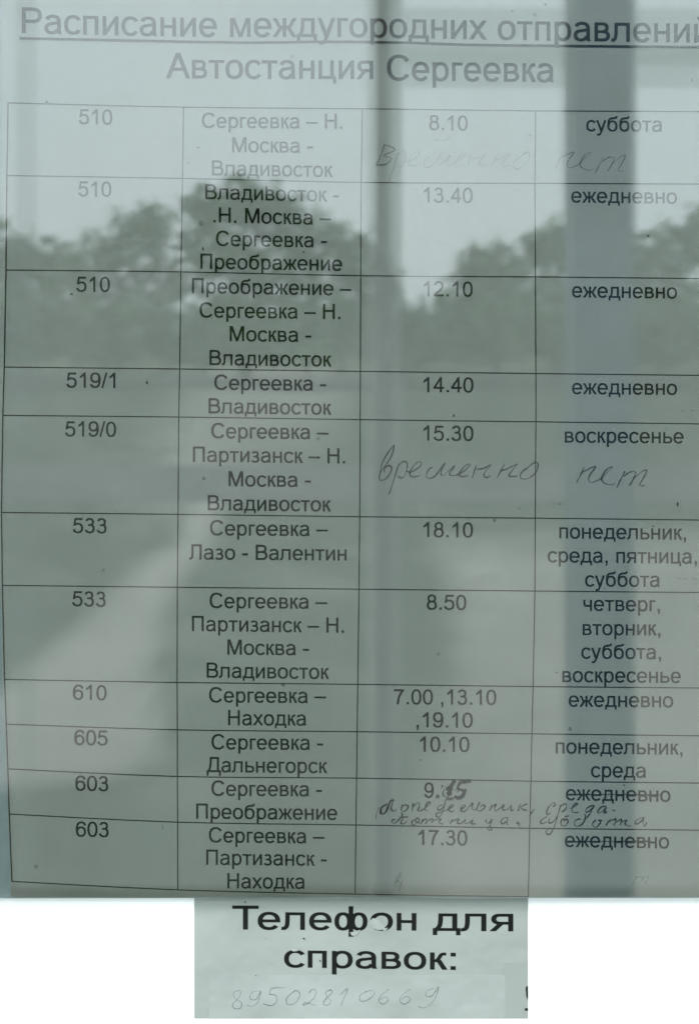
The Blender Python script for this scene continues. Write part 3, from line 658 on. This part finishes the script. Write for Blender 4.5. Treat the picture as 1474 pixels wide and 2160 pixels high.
# ------------------------------------------------------------------ trees behind the photographer (seen mirrored)
M_leaf = [mat('leaves_deep', (.045, .10, .026), .6, noise=(.9, .5), second=(.085, .16, .045)),
          mat('leaves_mid', (.06, .12, .035), .6, noise=(.9, .5), second=(.11, .19, .06))]
M_bark = mat('bark', (.10, .085, .07), .9, noise=(5, .3), bump=(20, .6, .02))
def tube(path, n=8):
    V, F = [], []
    for i, (c, r) in enumerate(path):
        for k in range(n):
            a = 2 * PI * k / n; V.append((c[0] + math.cos(a) * r, c[1] + math.sin(a) * r, c[2]))
    for i in range(len(path) - 1):
        for k in range(n): F.append((i * n + k, i * n + (k + 1) % n, (i + 1) * n + (k + 1) % n, (i + 1) * n + k))
    return V, F
def tree(px, D, lobes, label, mi, leaf=.17, dens=1.0, seed=0, name='leafy_tree', cat='tree'):
    """lobes: (px, py, rx_px, ry_px) seen in the mirror; the tree stands at real distance D - DC"""
    r = random.Random(seed)
    X = rx(px, D); Y = -(D - DC)
    root = empty(name, (X, Y, -HC)); tag(root, label, cat, 'trees reflected in the glass' if cat == 'tree' else 'bushes reflected in the glass')
    k = PX * D / DC
    V, F = [], []
    cen = []
    for lx, ly, a, b in lobes:
        c = (rx(lx, D) - X, r.uniform(-.5, .5), rz(ly, D) + HC); A = a * k; B = b * k
        cen.append((c, A, B))
        cnt = int(dens * 70 * (A * B) ** .72 / (leaf * 2) ** 1.5)
        for _ in range(cnt):
            while True:
                u = [r.uniform(-1, 1) for _ in range(3)]
                d = math.sqrt(sum(q * q for q in u))
                if .25 < d < 1.12 and r.random() > .85 * d ** 4: break
            f = 1 + .25 * math.sin(u[0] * 7 + c[0]) * math.cos(u[2] * 6 + c[2]) + .12 * math.sin(u[0] * 17 + c[2] * 3) * math.sin(u[2] * 15 + c[0] * 5)
            pc = Vector((c[0] + u[0] * A * f, c[1] + u[1] * A * .8, c[2] + u[2] * B * f))
            if pc.z < .02: continue
            nrm = Vector((r.gauss(0, 1), r.gauss(0, 1), r.gauss(0, 1) + .3)).normalized()
            t1 = nrm.orthogonal().normalized(); t2 = nrm.cross(t1); s = leaf * r.uniform(.6, 1.4)
            n0 = len(V)
            V += [pc + t1 * s, pc + t2 * s * .6, pc - t1 * s, pc - t2 * s * .6]; F.append((n0, n0 + 1, n0 + 2, n0 + 3))
    obj('crown', V, F, M_leaf[mi], root)
    top = max(c[2] for c, _, _ in cen); R0 = max(.05, .028 * top)
    P = [((0, 0, 0), R0 * 1.3), ((.02, 0, top * .12), R0), ((.05 * R0, 0, top * .5), R0 * .7), ((0, 0, top * .95), R0 * .2)]
    V, F = tube(P)
    for c, A, B in cen:
        v, f = tube([((0, 0, top * .3), R0 * .5), ((c[0] * .55, c[1] * .5, top * .3 + (c[2] - top * .3) * .6), R0 * .33), (c, R0 * .1)], 6)
        n0 = len(V); V += v; F += [tuple(i + n0 for i in q) for q in f]
    obj('trunk', V, F, M_bark, root, smooth=True)
    return root
tree(60, 34, [(20, 560, 70, 90), (90, 550, 70, 70), (-40, 500, 60, 70), (60, 650, 90, 70), (150, 610, 60, 80)], 'leafy tree with a broken outline reflected at the left edge', 1, .15, .8, 1)
tree(250, 38, [(210, 560, 80, 70), (290, 520, 70, 80), (330, 475, 50, 50), (240, 650, 100, 70), (345, 600, 60, 90)], 'pale leafy tree reflected between the left edge and the tallest tree', 1, .15, .9, 2)
tree(520, 32, [(430, 440, 60, 55), (520, 430, 80, 62), (590, 460, 80, 60), (460, 540, 90, 80), (590, 570, 110, 80), (500, 660, 130, 70)], 'tallest broad tree reflected behind the second timetable row', 0, .15, 1.25, 3)
tree(720, 35, [(680, 510, 70, 65), (750, 545, 70, 70), (800, 620, 60, 80), (700, 640, 110, 80)], 'rounded dark tree reflected left of the slim post', 0, .15, 1.2, 4)
tree(905, 40, [(860, 700, 60, 42), (930, 705, 60, 50), (890, 740, 90, 40)], 'low dark tree reflected in the dip right of the slim post', 1, .15, 1.0, 5)
tree(1050, 36, [(1000, 570, 45, 55), (1060, 560, 60, 60), (1040, 650, 110, 80), (970, 660, 50, 60)], 'bushy tree reflected left of the broad post', 1, .15, 1.1, 6)
tree(1180, 33, [(1140, 530, 45, 55), (1190, 510, 50, 60), (1240, 540, 60, 70), (1170, 640, 110, 90)], 'ragged tree reflected just behind the broad post', 0, .15, 1.0, 7)
tree(1390, 35, [(1350, 560, 50, 55), (1420, 530, 70, 70), (1480, 500, 60, 70), (1410, 650, 120, 90)], 'dense tree reflected right of the broad post', 0, .15, 1.2, 8)
tree(1620, 37, [(1560, 500, 90, 90), (1650, 520, 90, 90), (1600, 640, 130, 90)], 'tall tree just past the right edge of the glass reflection', 0, .16, .8, 9)
tree(-170, 37, [(-120, 520, 80, 80), (-210, 500, 90, 90), (-160, 640, 120, 90)], 'tall tree just past the left edge of the glass reflection', 0, .16, .8, 10)
bi = 0
bl = ['at the left edge', 'under the pale leafy tree', 'under the tallest tree', 'beside the slim post', 'in the dip between the tree groups', 'left of the broad post', 'right of the broad post', 'at the right edge', 'beyond the right edge']
for i, bx in enumerate([20, 220, 430, 650, 850, 1040, 1230, 1420, 1620]):
    tree(bx, 27 + (i % 3), [(bx - 60, 705, 90, 62), (bx + 50, 695, 100, 70), (bx, 742, 110, 30)], 'low hedge bush reflected ' + bl[i], i % 2, .13, 1.1, 30 + i, 'hedge_bush', 'bush')
